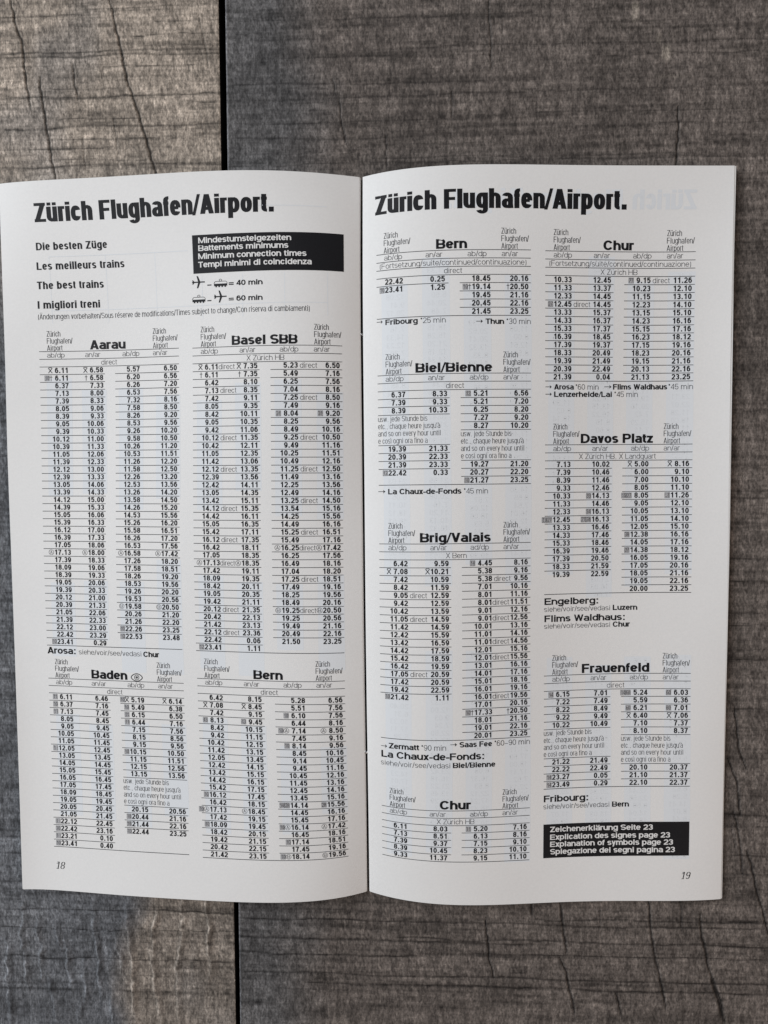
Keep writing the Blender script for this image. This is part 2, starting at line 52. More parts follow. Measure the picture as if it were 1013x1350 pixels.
# ------------------------------------------------------------------ helpers
C = scene.collection
def link(o, parent=None):
    C.objects.link(o)
    if parent is not None: o.parent = parent
    return o
def mesh_obj(name, V, quads, mats, parent=None, mat_idx=None, smooth=False, tris=None):
    me = bpy.data.meshes.new(name)
    V = np.asarray(V, np.float32); Q = np.asarray(quads, np.int32).reshape(-1, 4)
    T = np.asarray(tris if tris is not None else [], np.int32).reshape(-1, 3)
    me.vertices.add(len(V)); me.vertices.foreach_set('co', V.ravel())
    nl = len(Q) * 4 + len(T) * 3
    me.loops.add(nl); me.loops.foreach_set('vertex_index', np.concatenate([Q.ravel(), T.ravel()]))
    me.polygons.add(len(Q) + len(T))
    st = np.concatenate([np.arange(len(Q)) * 4, len(Q) * 4 + np.arange(len(T)) * 3])
    me.polygons.foreach_set('loop_start', st.astype(np.int32))
    for m in mats: me.materials.append(m)
    if mat_idx is not None: me.polygons.foreach_set('material_index', np.asarray(mat_idx, np.int32))
    me.update(calc_edges=True); me.validate()
    me.polygons.foreach_set('use_smooth', np.full(len(me.polygons), bool(smooth)))
    return link(bpy.data.objects.new(name, me), parent)

def principled(name, col, rough=0.6, spec=0.5, metal=0.0):
    m = bpy.data.materials.new(name); m.use_nodes = True
    b = m.node_tree.nodes['Principled BSDF']
    b.inputs['Base Color'].default_value = (*col, 1); b.inputs['Roughness'].default_value = rough
    b.inputs['Specular IOR Level'].default_value = spec; b.inputs['Metallic'].default_value = metal
    return m, m.node_tree.nodes, m.node_tree.links, b

def noise(nt, ln, coord, scale, loc=(0, 0, 0), detail=3, rough=0.6, size=1.0):
    mp = nt.new('ShaderNodeMapping'); mp.inputs['Scale'].default_value = scale; mp.inputs['Location'].default_value = loc
    ln.new(coord, mp.inputs['Vector'])
    n = nt.new('ShaderNodeTexNoise'); n.inputs['Scale'].default_value = size
    n.inputs['Detail'].default_value = detail; n.inputs['Roughness'].default_value = rough
    ln.new(mp.outputs[0], n.inputs['Vector'])
    return n.outputs['Fac']
def ramp(nt, ln, fac, a, b, va, vb):
    r = nt.new('ShaderNodeMapRange'); r.inputs['From Min'].default_value = a; r.inputs['From Max'].default_value = b
    r.inputs['To Min'].default_value = va; r.inputs['To Max'].default_value = vb
    ln.new(fac, r.inputs['Value']); return r.outputs[0]
def mul(nt, ln, a, b):
    m = nt.new('ShaderNodeMath'); m.operation = 'MULTIPLY'; ln.new(a, m.inputs[0])
    if isinstance(b, float): m.inputs[1].default_value = b
    else: ln.new(b, m.inputs[1])
    return m.outputs[0]
def add(nt, ln, a, b):
    m = nt.new('ShaderNodeMath'); m.operation = 'ADD'; ln.new(a, m.inputs[0]); ln.new(b, m.inputs[1]); return m.outputs[0]

# ------------------------------------------------------------------ materials
def paper_material(name, col):
    m, nt, ln, b = principled(name, col, 0.62, 0.35)
    tc = nt.new('ShaderNodeTexCoord').outputs['Object']
    n1 = noise(nt, ln, tc, (1, 1, 1), size=25, detail=4)          # broad mottling
    n2 = noise(nt, ln, tc, (1, 1, 1), size=1500, detail=3)        # fibre grain
    n3 = noise(nt, ln, tc, (700, 3500, 700), detail=2)            # laid fibres
    f = add(nt, ln, ramp(nt, ln, n1, .3, .7, .965, 1.0), ramp(nt, ln, n2, .3, .7, -.02, .02))
    vm = nt.new('ShaderNodeVectorMath'); vm.operation = 'SCALE'; vm.inputs[0].default_value = col
    ln.new(f, vm.inputs['Scale']); ln.new(vm.outputs[0], b.inputs['Base Color'])
    bp = nt.new('ShaderNodeBump'); bp.inputs['Strength'].default_value = 0.35; bp.inputs['Distance'].default_value = 0.00006
    ln.new(add(nt, ln, n2, n3), bp.inputs['Height']); ln.new(bp.outputs[0], b.inputs['Normal'])
    return m
M_paper = paper_material('newsprint_paper', (0.77, 0.765, 0.755))
M_edge = paper_material('cut_paper_edge', (0.72, 0.68, 0.60))

def ink_material(name, col, rough=0.5, var=0.25):
    m, nt, ln, b = principled(name, col, rough, 0.12)
    tc = nt.new('ShaderNodeTexCoord').outputs['Object']
    n = noise(nt, ln, tc, (1, 1, 1), size=4500, detail=3)
    vm = nt.new('ShaderNodeVectorMath'); vm.operation = 'SCALE'; vm.inputs[0].default_value = col
    ln.new(ramp(nt, ln, n, .3, .7, 1 - var, 1 + var), vm.inputs['Scale']); ln.new(vm.outputs[0], b.inputs['Base Color'])
    return m
M_ink = ink_material('black_ink', (0.012, 0.012, 0.014))
M_thin = ink_material('fine_black_ink', (0.035, 0.035, 0.04))
M_grey = ink_material('grey_halftone_ink', (0.40, 0.40, 0.41), var=0.5)
M_rule = ink_material('hairline_ink', (0.05, 0.05, 0.055))
M_knock = ink_material('unprinted_paper', (0.74, 0.735, 0.725), 0.6, 0.05)
M_ghost = ink_material('show_through_blue', (0.69, 0.712, 0.735), 0.62, 0.03)
M_band = ink_material('show_through_pale', (0.72, 0.745, 0.77), 0.62, 0.02)
M_steel, _, _, _b = principled('staple_steel', (0.62, 0.62, 0.62), 0.25, 0.5, 1.0)
M_gap, nt, ln, b = principled('dark_underlay', (0.02, 0.016, 0.013), 0.9, 0.2)
tc = nt.new('ShaderNodeTexCoord').outputs['Object']
n = noise(nt, ln, tc, (1, 1, 1), size=300)
vm = nt.new('ShaderNodeVectorMath'); vm.operation = 'SCALE'; vm.inputs[0].default_value = (0.02, 0.016, 0.013)
ln.new(ramp(nt, ln, n, .3, .7, .5, 1.5), vm.inputs['Scale']); ln.new(vm.outputs[0], b.inputs['Base Color'])

def wood_material():
    m, nt, ln, b = principled('weathered_wood', (0.1, 0.09, 0.085), 0.7, 0.2)
    at = nt.new('ShaderNodeAttribute'); at.attribute_name = 'stain_and_light'
    tc = nt.new('ShaderNodeTexCoord').outputs['Object']
    fib = noise(nt, ln, tc, (1750, 760, 1), detail=3, rough=0.65)            # short hair fibres along the board
    fib2 = noise(nt, ln, tc, (700, 105, 1), (3, 7, 0), detail=4, rough=0.7)  # longer fibres
    spk = noise(nt, ln, tc, (2300, 2000, 1), (9, 1, 0), detail=2)
    pat = noise(nt, ln, tc, (430, 170, 1), (5, 2, 0), detail=6, rough=0.78)    # ragged clumps of fibre
    sw = noise(nt, ln, tc, (60, 900, 1), (1, 4, 0), detail=4, rough=0.7)     # faint cross saw marks
    f = ramp(nt, ln, fib, .32, .68, .5, 1.5)
    f = mul(nt, ln, f, ramp(nt, ln, fib2, .3, .7, .75, 1.25))
    f = mul(nt, ln, f, ramp(nt, ln, spk, .3, .7, .82, 1.18))
    f = mul(nt, ln, f, ramp(nt, ln, pat, .3, .7, .52, 1.48))
    f = mul(nt, ln, f, ramp(nt, ln, sw, .3, .7, .72, 1.2))
    vm = nt.new('ShaderNodeVectorMath'); vm.operation = 'SCALE'
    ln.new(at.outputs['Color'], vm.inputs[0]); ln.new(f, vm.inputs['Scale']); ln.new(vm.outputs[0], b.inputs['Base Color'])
    bp = nt.new('ShaderNodeBump'); bp.inputs['Strength'].default_value = 0.6; bp.inputs['Distance'].default_value = 0.00012
    ln.new(add(nt, ln, add(nt, ln, fib, spk), sw), bp.inputs['Height']); ln.new(bp.outputs[0], b.inputs['Normal'])
    return m
M_wood = wood_material()

# ------------------------------------------------------------------ wooden planks (relief, stains and some painted light worked out on a fine grid)
_rng = np.random.default_rng(5)
_TAB = _rng.random((256, 256))
def vnoise(x, y, seed=0):
    xi = np.floor(x).astype(int); yi = np.floor(y).astype(int); fx = x - xi; fy = y - yi
    fx = fx * fx * (3 - 2 * fx); fy = fy * fy * (3 - 2 * fy)
    xi = xi + seed * 37; yi = yi + seed * 91
    g = lambda i, j: _TAB[i & 255, j & 255]
    return (g(xi, yi) * (1 - fx) + g(xi + 1, yi) * fx) * (1 - fy) + (g(xi, yi + 1) * (1 - fx) + g(xi + 1, yi + 1) * fx) * fy
def fbm(x, y, seed=0, o=4, gain=.55):
    s = 0; a = 1; t = 0
    for k in range(o):
        s = s + a * vnoise(x * 2**k, y * 2**k, seed + k); t += a; a *= gain
    return s / t
def seg_dist(X, Y, pl):
    d = np.full(X.shape, 1e9); tt = np.zeros(X.shape); L = 0
    tot = sum(math.dist(pl[i], pl[i + 1]) for i in range(len(pl) - 1))
    for (x0, y0), (x1, y1) in zip(pl[:-1], pl[1:]):
        dx, dy = x1 - x0, y1 - y0; l2 = dx * dx + dy * dy
        t = np.clip(((X - x0) * dx + (Y - y0) * dy) / l2, 0, 1)
        e = np.hypot(X - x0 - t * dx, Y - y0 - t * dy)
        m = e < d; d = np.where(m, e, d); tt = np.where(m, (L + t * math.sqrt(l2)) / tot, tt); L += math.sqrt(l2)
    return d, tt
def axis(a, b, fa, fb, step):
    """grid lines from a to b: fine between fa and fb, growing coarser outside"""
    fine = list(np.arange(max(a, fa), min(b, fb), step))
    lo = []; s = step * 2; x = fine[0]
    while x - s > a: x -= s; lo.append(x); s *= 1.25
    if a < fine[0] - 1e-6: lo.append(a)
    hi = []; s = step * 2; x = fine[-1]
    while x + s < b: x += s; hi.append(x); s *= 1.25
    hi.append(b)
    return np.array(sorted(lo) + fine + hi)

(sx0, sy0), (sx1, _), (sx2, sy2), (sx3, _) = D['seam']
def seam_x(y, side):      # the gap between the boards runs at a slight angle
    t = (y - sy0) / (sy2 - sy0)
    return (sx0 if side == 0 else sx1) * (1 - t) + (sx2 if side == 0 else sx3) * t

def relief(X, Y, side):
    h = np.zeros(X.shape); dark = np.ones(X.shape)
    wob = (fbm(X / 6, Y / 3, 3) - .5)
    warpx = X + .5 * (vnoise(X / 3, Y / 1.3, 60) - .5) + .35 * (vnoise(X / 1, Y / .6, 61) - .5)
    # cross saw marks, picked out one by one
    for x0, x1, y0, w in D['saw']:
        if (x0 + x1) / 2 < seam_x(y0, 0) and side == 1: continue
        if (x0 + x1) / 2 > seam_x(y0, 1) and side == 0: continue
        m = np.abs(Y - y0) < 4
        if not m.any(): continue
        Xm = X[m]; Ym = Y[m]
        yy = y0 + 1.0 * (vnoise(Xm / 14, Xm * 0 + y0, 8) - .5) + .35 * (vnoise(Xm / 2.5, Xm * 0 + y0 * 3, 9) - .5)
        ww = w * .19
        fade = np.clip((Xm - x0) / 5 + .5, 0, 1) * np.clip((x1 - Xm) / 5 + .5, 0, 1)
        k = np.exp(-((Ym - yy) / ww) ** 2) * fade * (.35 + .9 * fbm(Xm / 3.5, Xm * 0 + y0, 11, 3))
        k2 = np.clip(1 - (Ym - yy) / (w * 1.4), 0, 1) * (Ym > yy) * fade * .3 * vnoise(Xm / 1.1, Ym / 4, 13)
        h[m] -= .05 * k * w; dark[m] *= 1 - np.clip((.8 if side == 0 or y0 < 0 else .55) * k, 0, .8) - np.clip(.45 * k2, 0, .15)
    # fainter random ones
    rng = np.random.default_rng(21 + side)
    for _ in range(150):
        y0 = rng.uniform(-160, 160); xa = rng.uniform(-140, 140); xb = xa + rng.uniform(12, 70); w = rng.uniform(.6, 1.2)
        m = (np.abs(Y - y0) < 2) & (X > xa) & (X < xb)
        if not m.any(): continue
        Xm = X[m]; yy = y0 + .8 * (vnoise(Xm / 12, Xm * 0 + y0, 8) - .5) + .3 * (vnoise(Xm / 2, Xm * 0 + y0, 9) - .5)
        k = np.exp(-((Y[m] - yy) / .22) ** 2) * np.clip((Xm - xa) / 6, 0, 1) * np.clip((xb - Xm) / 6, 0, 1) * vnoise(Xm / 4, Xm * 0 + y0, 12)
        h[m] -= .03 * k; dark[m] *= 1 - (.5 if side == 0 else .34) * k * w
    # short vertical checks
    for _ in range(330):
        x0 = rng.uniform(-135, 135); y0 = rng.uniform(-170, 170); l = rng.uniform(2, 11)
        m = (np.abs(X - x0) < 1.5) & (Y > y0) & (Y < y0 + l)
        if not m.any(): continue
        t = (Y[m] - y0) / l
        xx = x0 - .08 * (Y[m] - y0) + .5 * (vnoise(Y[m] / 1.6, Y[m] * 0 + x0, 15) - .5)
        k = np.exp(-((X[m] - xx) / .16) ** 2) * np.sin(np.pi * t) * rng.uniform(.3, 1.1)
        h[m] -= .05 * k; dark[m] *= 1 - .5 * k
    # long cracks
    for pl, w in D['cracks']:
        mx = sum(q[0] for q in pl) / len(pl)
        if (mx < seam_x(pl[0][1], 0)) != (side == 0): continue
        xs = [q[0] for q in pl]; ys = [q[1] for q in pl]
        m = (X > min(xs) - 2) & (X < max(xs) + 2) & (Y > min(ys) - 2) & (Y < max(ys) + 2)
        if not m.any(): continue
        jag = .38 * (vnoise(X[m] * 0 + 3, Y[m] / 1.9, 17) - .5) + .25 * (vnoise(X[m] * 0 + 3, Y[m] / .7, 18) - .5)
        d, t = seg_dist(X[m] + jag, Y[m], pl)
        out = np.abs(Y[m] - 0) > 140
        tap = np.where(t < .5, np.clip(t * 5 + .3, 0, 1), np.clip((1 - t) * 5 + .3, 0, 1))
        ww = w * .12 * tap * (.75 + .5 * vnoise(X[m] * 0, Y[m] / 2.2, 19)) + .08
        k = np.exp(-(d / ww) ** 2.5) * np.clip(w, 0, 1.2) / 1.2
        h[m] -= .45 * k; dark[m] *= 1 - .95 * k
        h[m] += .04 * np.exp(-((d - 2.2 * ww) / ww) ** 2) * tap
    # raised wavy grain near the foot of the left board
    if side == 0:
        for pl in D['ridges']:
            xs = [q[0] for q in pl]; ys = [q[1] for q in pl]
            m = (X > min(xs) - 4) & (X < max(xs) + 4) & (Y > min(ys) - 5) & (Y < max(ys) + 5)
            jag = 1.4 * (vnoise(X[m] * 0 + xs[0], Y[m] / 2.6, 27) - .5) + .7 * (vnoise(X[m] * 0 + xs[0], Y[m] / 1.1, 28) - .5)
            d, t = seg_dist(X[m] + jag, Y[m], pl)
            sgn = d * np.sign(X[m] + jag - np.interp(Y[m], ys[::-1], xs[::-1]))
            tap = np.sin(np.pi * np.clip(t, .04, .96)) ** .4 * (.3 + .9 * vnoise(X[m] * 0 + xs[0], Y[m] / 3.5, 29))
            h[m] += .65 * tap * np.where(sgn < 0, np.exp(-(sgn / .30) ** 2), np.exp(-(sgn / 1.3) ** 2))
            dark[m] *= 1 - .22 * tap * np.exp(-((sgn - 1.1) / .7) ** 2) + .8 * tap * np.exp(-((sgn + .1) / .3) ** 2)  # highlight painted into the crest colour, flank beside it darkened
        wav = fbm(X / 2.2, Y / 9, 33, 3) - .5
        h += .22 * wav * np.clip((-100 - Y) / 20, 0, 1)
    h += .10 * (fbm(X / 2.5, Y / 6, 35, 3) - .5) + .06 * (fbm(X / .9, Y / 2.0, 37, 2) - .5)
    # weathering in patches
    tone = .66 + .68 * fbm(X / 13, Y / 12, 41 + side, 4)
    tone *= .76 + .48 * fbm(X / 3.0, Y / 3.4, 45 + side, 3)
    tone *= .86 + .28 * fbm(warpx / .9, Y / 4.5, 49 + side, 3)
    tone *= .88 + .24 * fbm(X / 26, Y / 1.3, 53 + side, 3)
    fs = X + .30 * Y                                            # short hair fibres lean a little
    tone *= .56 + .88 * fbm(fs / .6, Y / 1.3, 55 + side, 2)
    tone *= .86 + .28 * fbm(X / 1.0, Y / 38, 57 + side, 3)      # faint lines along the board
    band = fbm(X / 30 + 5, Y / 1.0 + .5 * vnoise(X / 1.2, Y / 9, 5), 59 + side, 3)
    teeth = vnoise(fs / .8, Y / 5, 63 + side)
    tone *= 1 - .42 * np.clip((band - .5) * 4, 0, 1) * (.3 + 1.1 * teeth)
    return h, dark, 1.12 * tone

def stain_and_light(X, Y, side, tone, dark):
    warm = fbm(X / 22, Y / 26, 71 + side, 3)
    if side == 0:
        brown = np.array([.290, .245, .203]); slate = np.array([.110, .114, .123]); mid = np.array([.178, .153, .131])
        top = np.clip((Y - 30) / 60, 0, 1)                        # upper end paler: part wood colour, part painted-in light; slate-grey lower edge
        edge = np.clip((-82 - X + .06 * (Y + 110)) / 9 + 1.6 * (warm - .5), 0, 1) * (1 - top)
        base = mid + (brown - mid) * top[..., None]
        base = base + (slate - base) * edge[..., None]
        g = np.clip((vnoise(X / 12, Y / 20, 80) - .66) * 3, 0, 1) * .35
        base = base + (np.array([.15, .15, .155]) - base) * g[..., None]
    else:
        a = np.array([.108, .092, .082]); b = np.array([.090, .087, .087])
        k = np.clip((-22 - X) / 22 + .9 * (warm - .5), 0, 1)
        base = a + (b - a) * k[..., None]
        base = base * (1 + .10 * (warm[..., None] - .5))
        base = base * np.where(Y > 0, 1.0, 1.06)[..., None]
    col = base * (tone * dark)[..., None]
    if side == 1:    # a few pale scuffs
        for x0, y0, sx, sy, s in ((60, 126.5, 1.0, 2.8, .17), (68.6, 115, 1.2, 2.0, .19), (66.5, 119, .7, 1.6, .08), (70, 108.5, 4, .6, .05), (96, 138, .6, 1.6, .10), (96, 126, .5, 1.2, .06)):
            k = np.exp(-((X - x0) / sx) ** 4 - ((Y - y0) / sy) ** 4) * np.clip(vnoise(X / .5, Y / .5, 90) * 2 + .1, 0, 1)
            col = col + (np.array([1., .88, .72]) * s) * k[..., None]
    return np.clip(col, .004, .6)

tabletop = bpy.data.objects.new('tabletop', None); C.objects.link(tabletop)
tabletop['kind'] = 'structure'
def plank(side):
    xs = axis(-330, 0, -122, 0, .33) if side == 0 else axis(0, 330, 0, 172, .33)
    ys = axis(-330, 330, -160, 160, .33)
    nx, ny = len(xs), len(ys)
    X, Y = np.meshgrid(xs, ys, indexing='ij')
    # shear the grid so that one border follows the gap
    sxx = seam_x(Y, side)
    if side == 0: X = X + sxx * np.exp(np.minimum(X, 0) / 400.0)
    else: X = X + sxx
    h, dark, tone = relief(X, Y, side)
    edge = np.abs(X - sxx)
    h = h - .14 * np.exp(-(edge / .22) ** 2)                      # eased arris
    col = stain_and_light(X, Y, side, tone, dark)
    if side == 1: col = col + (np.array([.22, .23, .25]) * np.exp(-((edge - .12) / .16) ** 2)[..., None])   # pale blue-grey line along the arris
    n = nx * ny
    V = np.stack([X, Y, h], -1).reshape(-1, 3)
    i = np.arange(n).reshape(nx, ny)
    Q = np.stack([i[:-1, :-1], i[1:, :-1], i[1:, 1:], i[:-1, 1:]], -1).reshape(-1, 4)
    # sides and underside
    ring = np.concatenate([i[:-1, 0], i[-1, :-1], i[:0:-1, -1], i[0, :0:-1]])
    low = V[ring].copy(); low[:, 2] = -9.0
    m = len(ring); V2 = np.concatenate([V, low, V[ring]]); k = np.arange(m); k1 = (k + 1) % m
    Q2 = np.stack([n + m + k, n + k, n + k1, n + m + k1], -1)
    o = mesh_obj('plank', V2 * MM, np.concatenate([Q, Q2]), [M_wood], tabletop, smooth=True)
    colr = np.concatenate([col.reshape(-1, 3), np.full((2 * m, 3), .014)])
    a = o.data.color_attributes.new('stain_and_light', 'FLOAT_COLOR', 'POINT')
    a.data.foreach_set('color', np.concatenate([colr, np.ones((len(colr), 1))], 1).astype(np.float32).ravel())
    return o
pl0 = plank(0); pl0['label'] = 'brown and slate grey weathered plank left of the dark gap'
pl1 = plank(1); pl1['label'] = 'dark grey weathered plank right of the dark gap'
b = 331
mesh_obj('underlay', np.array([(-b, -b, -10.5), (b, -b, -10.5), (b, b, -10.5), (-b, b, -10.5), (-b, -b, -8.6), (b, -b, -8.6), (b, b, -8.6), (-b, b, -8.6)]) * MM,
         [(0, 3, 2, 1), (4, 5, 6, 7), (0, 1, 5, 4), (1, 2, 6, 5), (2, 3, 7, 6), (3, 0, 4, 7)], [M_gap], tabletop)

# ------------------------------------------------------------------ booklet: curved page surfaces in millimetres
NU, NV, UM, HP = 7, 8, 108.0, 210.0
CO = [np.array(c).reshape(NU, NV, 3) for c in D['C']]
def cheb(s, n):
    B = [np.ones_like(s), s]
    for k in range(2, n): B.append(2 * s * B[-1] - B[-2])
    return np.stack(B[:n], -1)
def surf(side, u, v):
    u = np.asarray(u, float); v = np.asarray(v, float)
    uc = np.clip(u, 0, 107.5)
    f = lambda a, b: np.einsum('ni,nj,ijk->nk', cheb(2 * a / UM - 1, NU), cheb(2 * b / HP - 1, NV), CO[side])
    p = f(uc, v); e = .02
    du = (f(uc + e, v) - f(uc - e, v)) / (2 * e); dv = (f(uc, v + e) - f(uc, v - e)) / (2 * e)
    p = p + du * (u - uc)[:, None]
    n = np.cross(du, dv); n *= np.sign(n[:, 2:3]); n /= np.linalg.norm(n, axis=1, keepdims=True)
    return p, n
def groove(u): return 0.75 * np.exp(-(np.abs(u) / .24) ** 1.6)       # the fold dips sharply

booklet = bpy.data.objects.new('booklet', None); C.objects.link(booklet)
booklet['label'] = 'open stapled railway timetable booklet lying on the wooden boards'
booklet['category'] = 'booklet'
_p0, _ = surf(0, [0.], [105.])
def sheet(side, W, depth, name, drop=0.0, t=.09, vpad=0.0, seed=0):
    us = np.concatenate([[0, .12, .25, .4, .6, .85, 1.2, 1.7, 2.4], np.linspace(3.0, W, 104 if depth == 0 else 50)])
    vs = np.linspace(0 + vpad, HP - vpad, 140 if depth == 0 else 80)
    U, V_ = np.meshgrid(us, vs, indexing='ij')
    U = U.copy(); rr = 1.3                                    # corners very slightly rounded by handling
    for vend, sg in ((vs[0], 1), (vs[-1], -1)):
        dv = np.abs(V_ - vend)
    p, n = surf(side, U.ravel(), V_.ravel())
    uu = U.ravel(); vv = V_.ravel()
    wav = (np.interp(vv, np.linspace(0, 210, 9), np.random.default_rng(seed + side * 9).uniform(-.12, .12, 9))) * (uu / W) ** 3
    off = -depth - groove(uu) - drop * (uu / W) ** 2 + (wav if depth > 0 else 0)
    top = p + n * off[:, None]; bot = top - n * t
    N = len(top); nx, ny = len(us), len(vs)
    i = np.arange(N).reshape(nx, ny); j = i + N
    Qt = np.stack([i[:-1, :-1], i[1:, :-1], i[1:, 1:], i[:-1, 1:]], -1).reshape(-1, 4)
    Qb = Qt[:, ::-1] + N
    ring = np.concatenate([i[:-1, 0], i[-1, :-1], i[:0:-1, -1], i[0, :0:-1]]); r1 = np.roll(ring, -1)
    Rn = len(ring); kk = np.arange(Rn); k1 = (kk + 1) % Rn
    Qs = np.stack([2 * N + kk, 2 * N + Rn + kk, 2 * N + Rn + k1, 2 * N + k1], -1)   # cut edge has corners of its own
    Q = np.concatenate([Qt, Qb, Qs])
    if side == 1: Q = Q[:, ::-1]
    mi = np.concatenate([np.zeros(len(Qt) + len(Qb), int), np.ones(len(Qs), int)])
    return mesh_obj(name, np.concatenate([top, bot, top[ring], bot[ring]]) * MM, Q, [M_paper, M_edge], booklet, mi, smooth=True)

WL, WR = D['W']
page_l = sheet(0, WL, 0, 'page'); page_l['label'] = 'left page, number 18, with the four language greeting and black notice'
page_r = sheet(1, WR - .5, 0, 'page'); page_r['label'] = 'right page, number 19, with seven timetables and a black note at its foot'
for k in range(1, 7):
    sheet(0, WL + (.28 if k == 1 else -.25 * (k - 1)), .11 * k, 'under_page', 0.02 * k, seed=k, vpad=.05 + .06 * (k % 3))
    sheet(1, WR + (-.2, .0, -.1, -.3, -.5, -.7)[k - 1], .11 * k, 'under_page', 0.03 * k, seed=20 + k, vpad=.05 + .06 * ((k + 1) % 3))

# ------------------------------------------------------------------ lettering: a grotesque drawn stroke by stroke
def arc(cx, cy, rx, ry, a0, a1, n=7, e=2.18):
    o = []
    for k in range(n + 1):
        t = math.radians(a0 + (a1 - a0) * k / n); c, s = math.cos(t), math.sin(t)
        o.append((cx + rx * math.copysign(abs(c) ** (2 / e), c), cy + ry * math.copysign(abs(s) ** (2 / e), s)))
    return o
ADV = dict(zip('abcdefghijklmnopqrstuvwxyz', (.76, .79, .72, .79, .76, .44, .79, .78, .36, .36, .74, .36, 1.18, .78, .78, .79, .79, .50, .70, .44, .78, .70, 1.04, .70, .70, .66)))
ADV.update(dict(zip('ABCDEFGHIKLMPRSTVWXZ', (.94, .92, .98, .98, .88, .82, 1.04, .99, .40, .95, .80, 1.16, .90, .95, .90, .84, .90, 1.26, .90, .84))))
ADV.update({c: .77 for c in '0123456789'}); ADV.update({'.': .46, ',': .44, ':': .46, '/': .42, '(': .40, ')': .40, '-': .48, '–': .77, "'": .28, '*': .46, '=': .85, ' ': .40, '>': 1.0, '|': .3})
ADV.update({'ü': .78, 'ä': .76, 'Ä': .94, 'é': .76, 'ì': .36, 'à': .76})

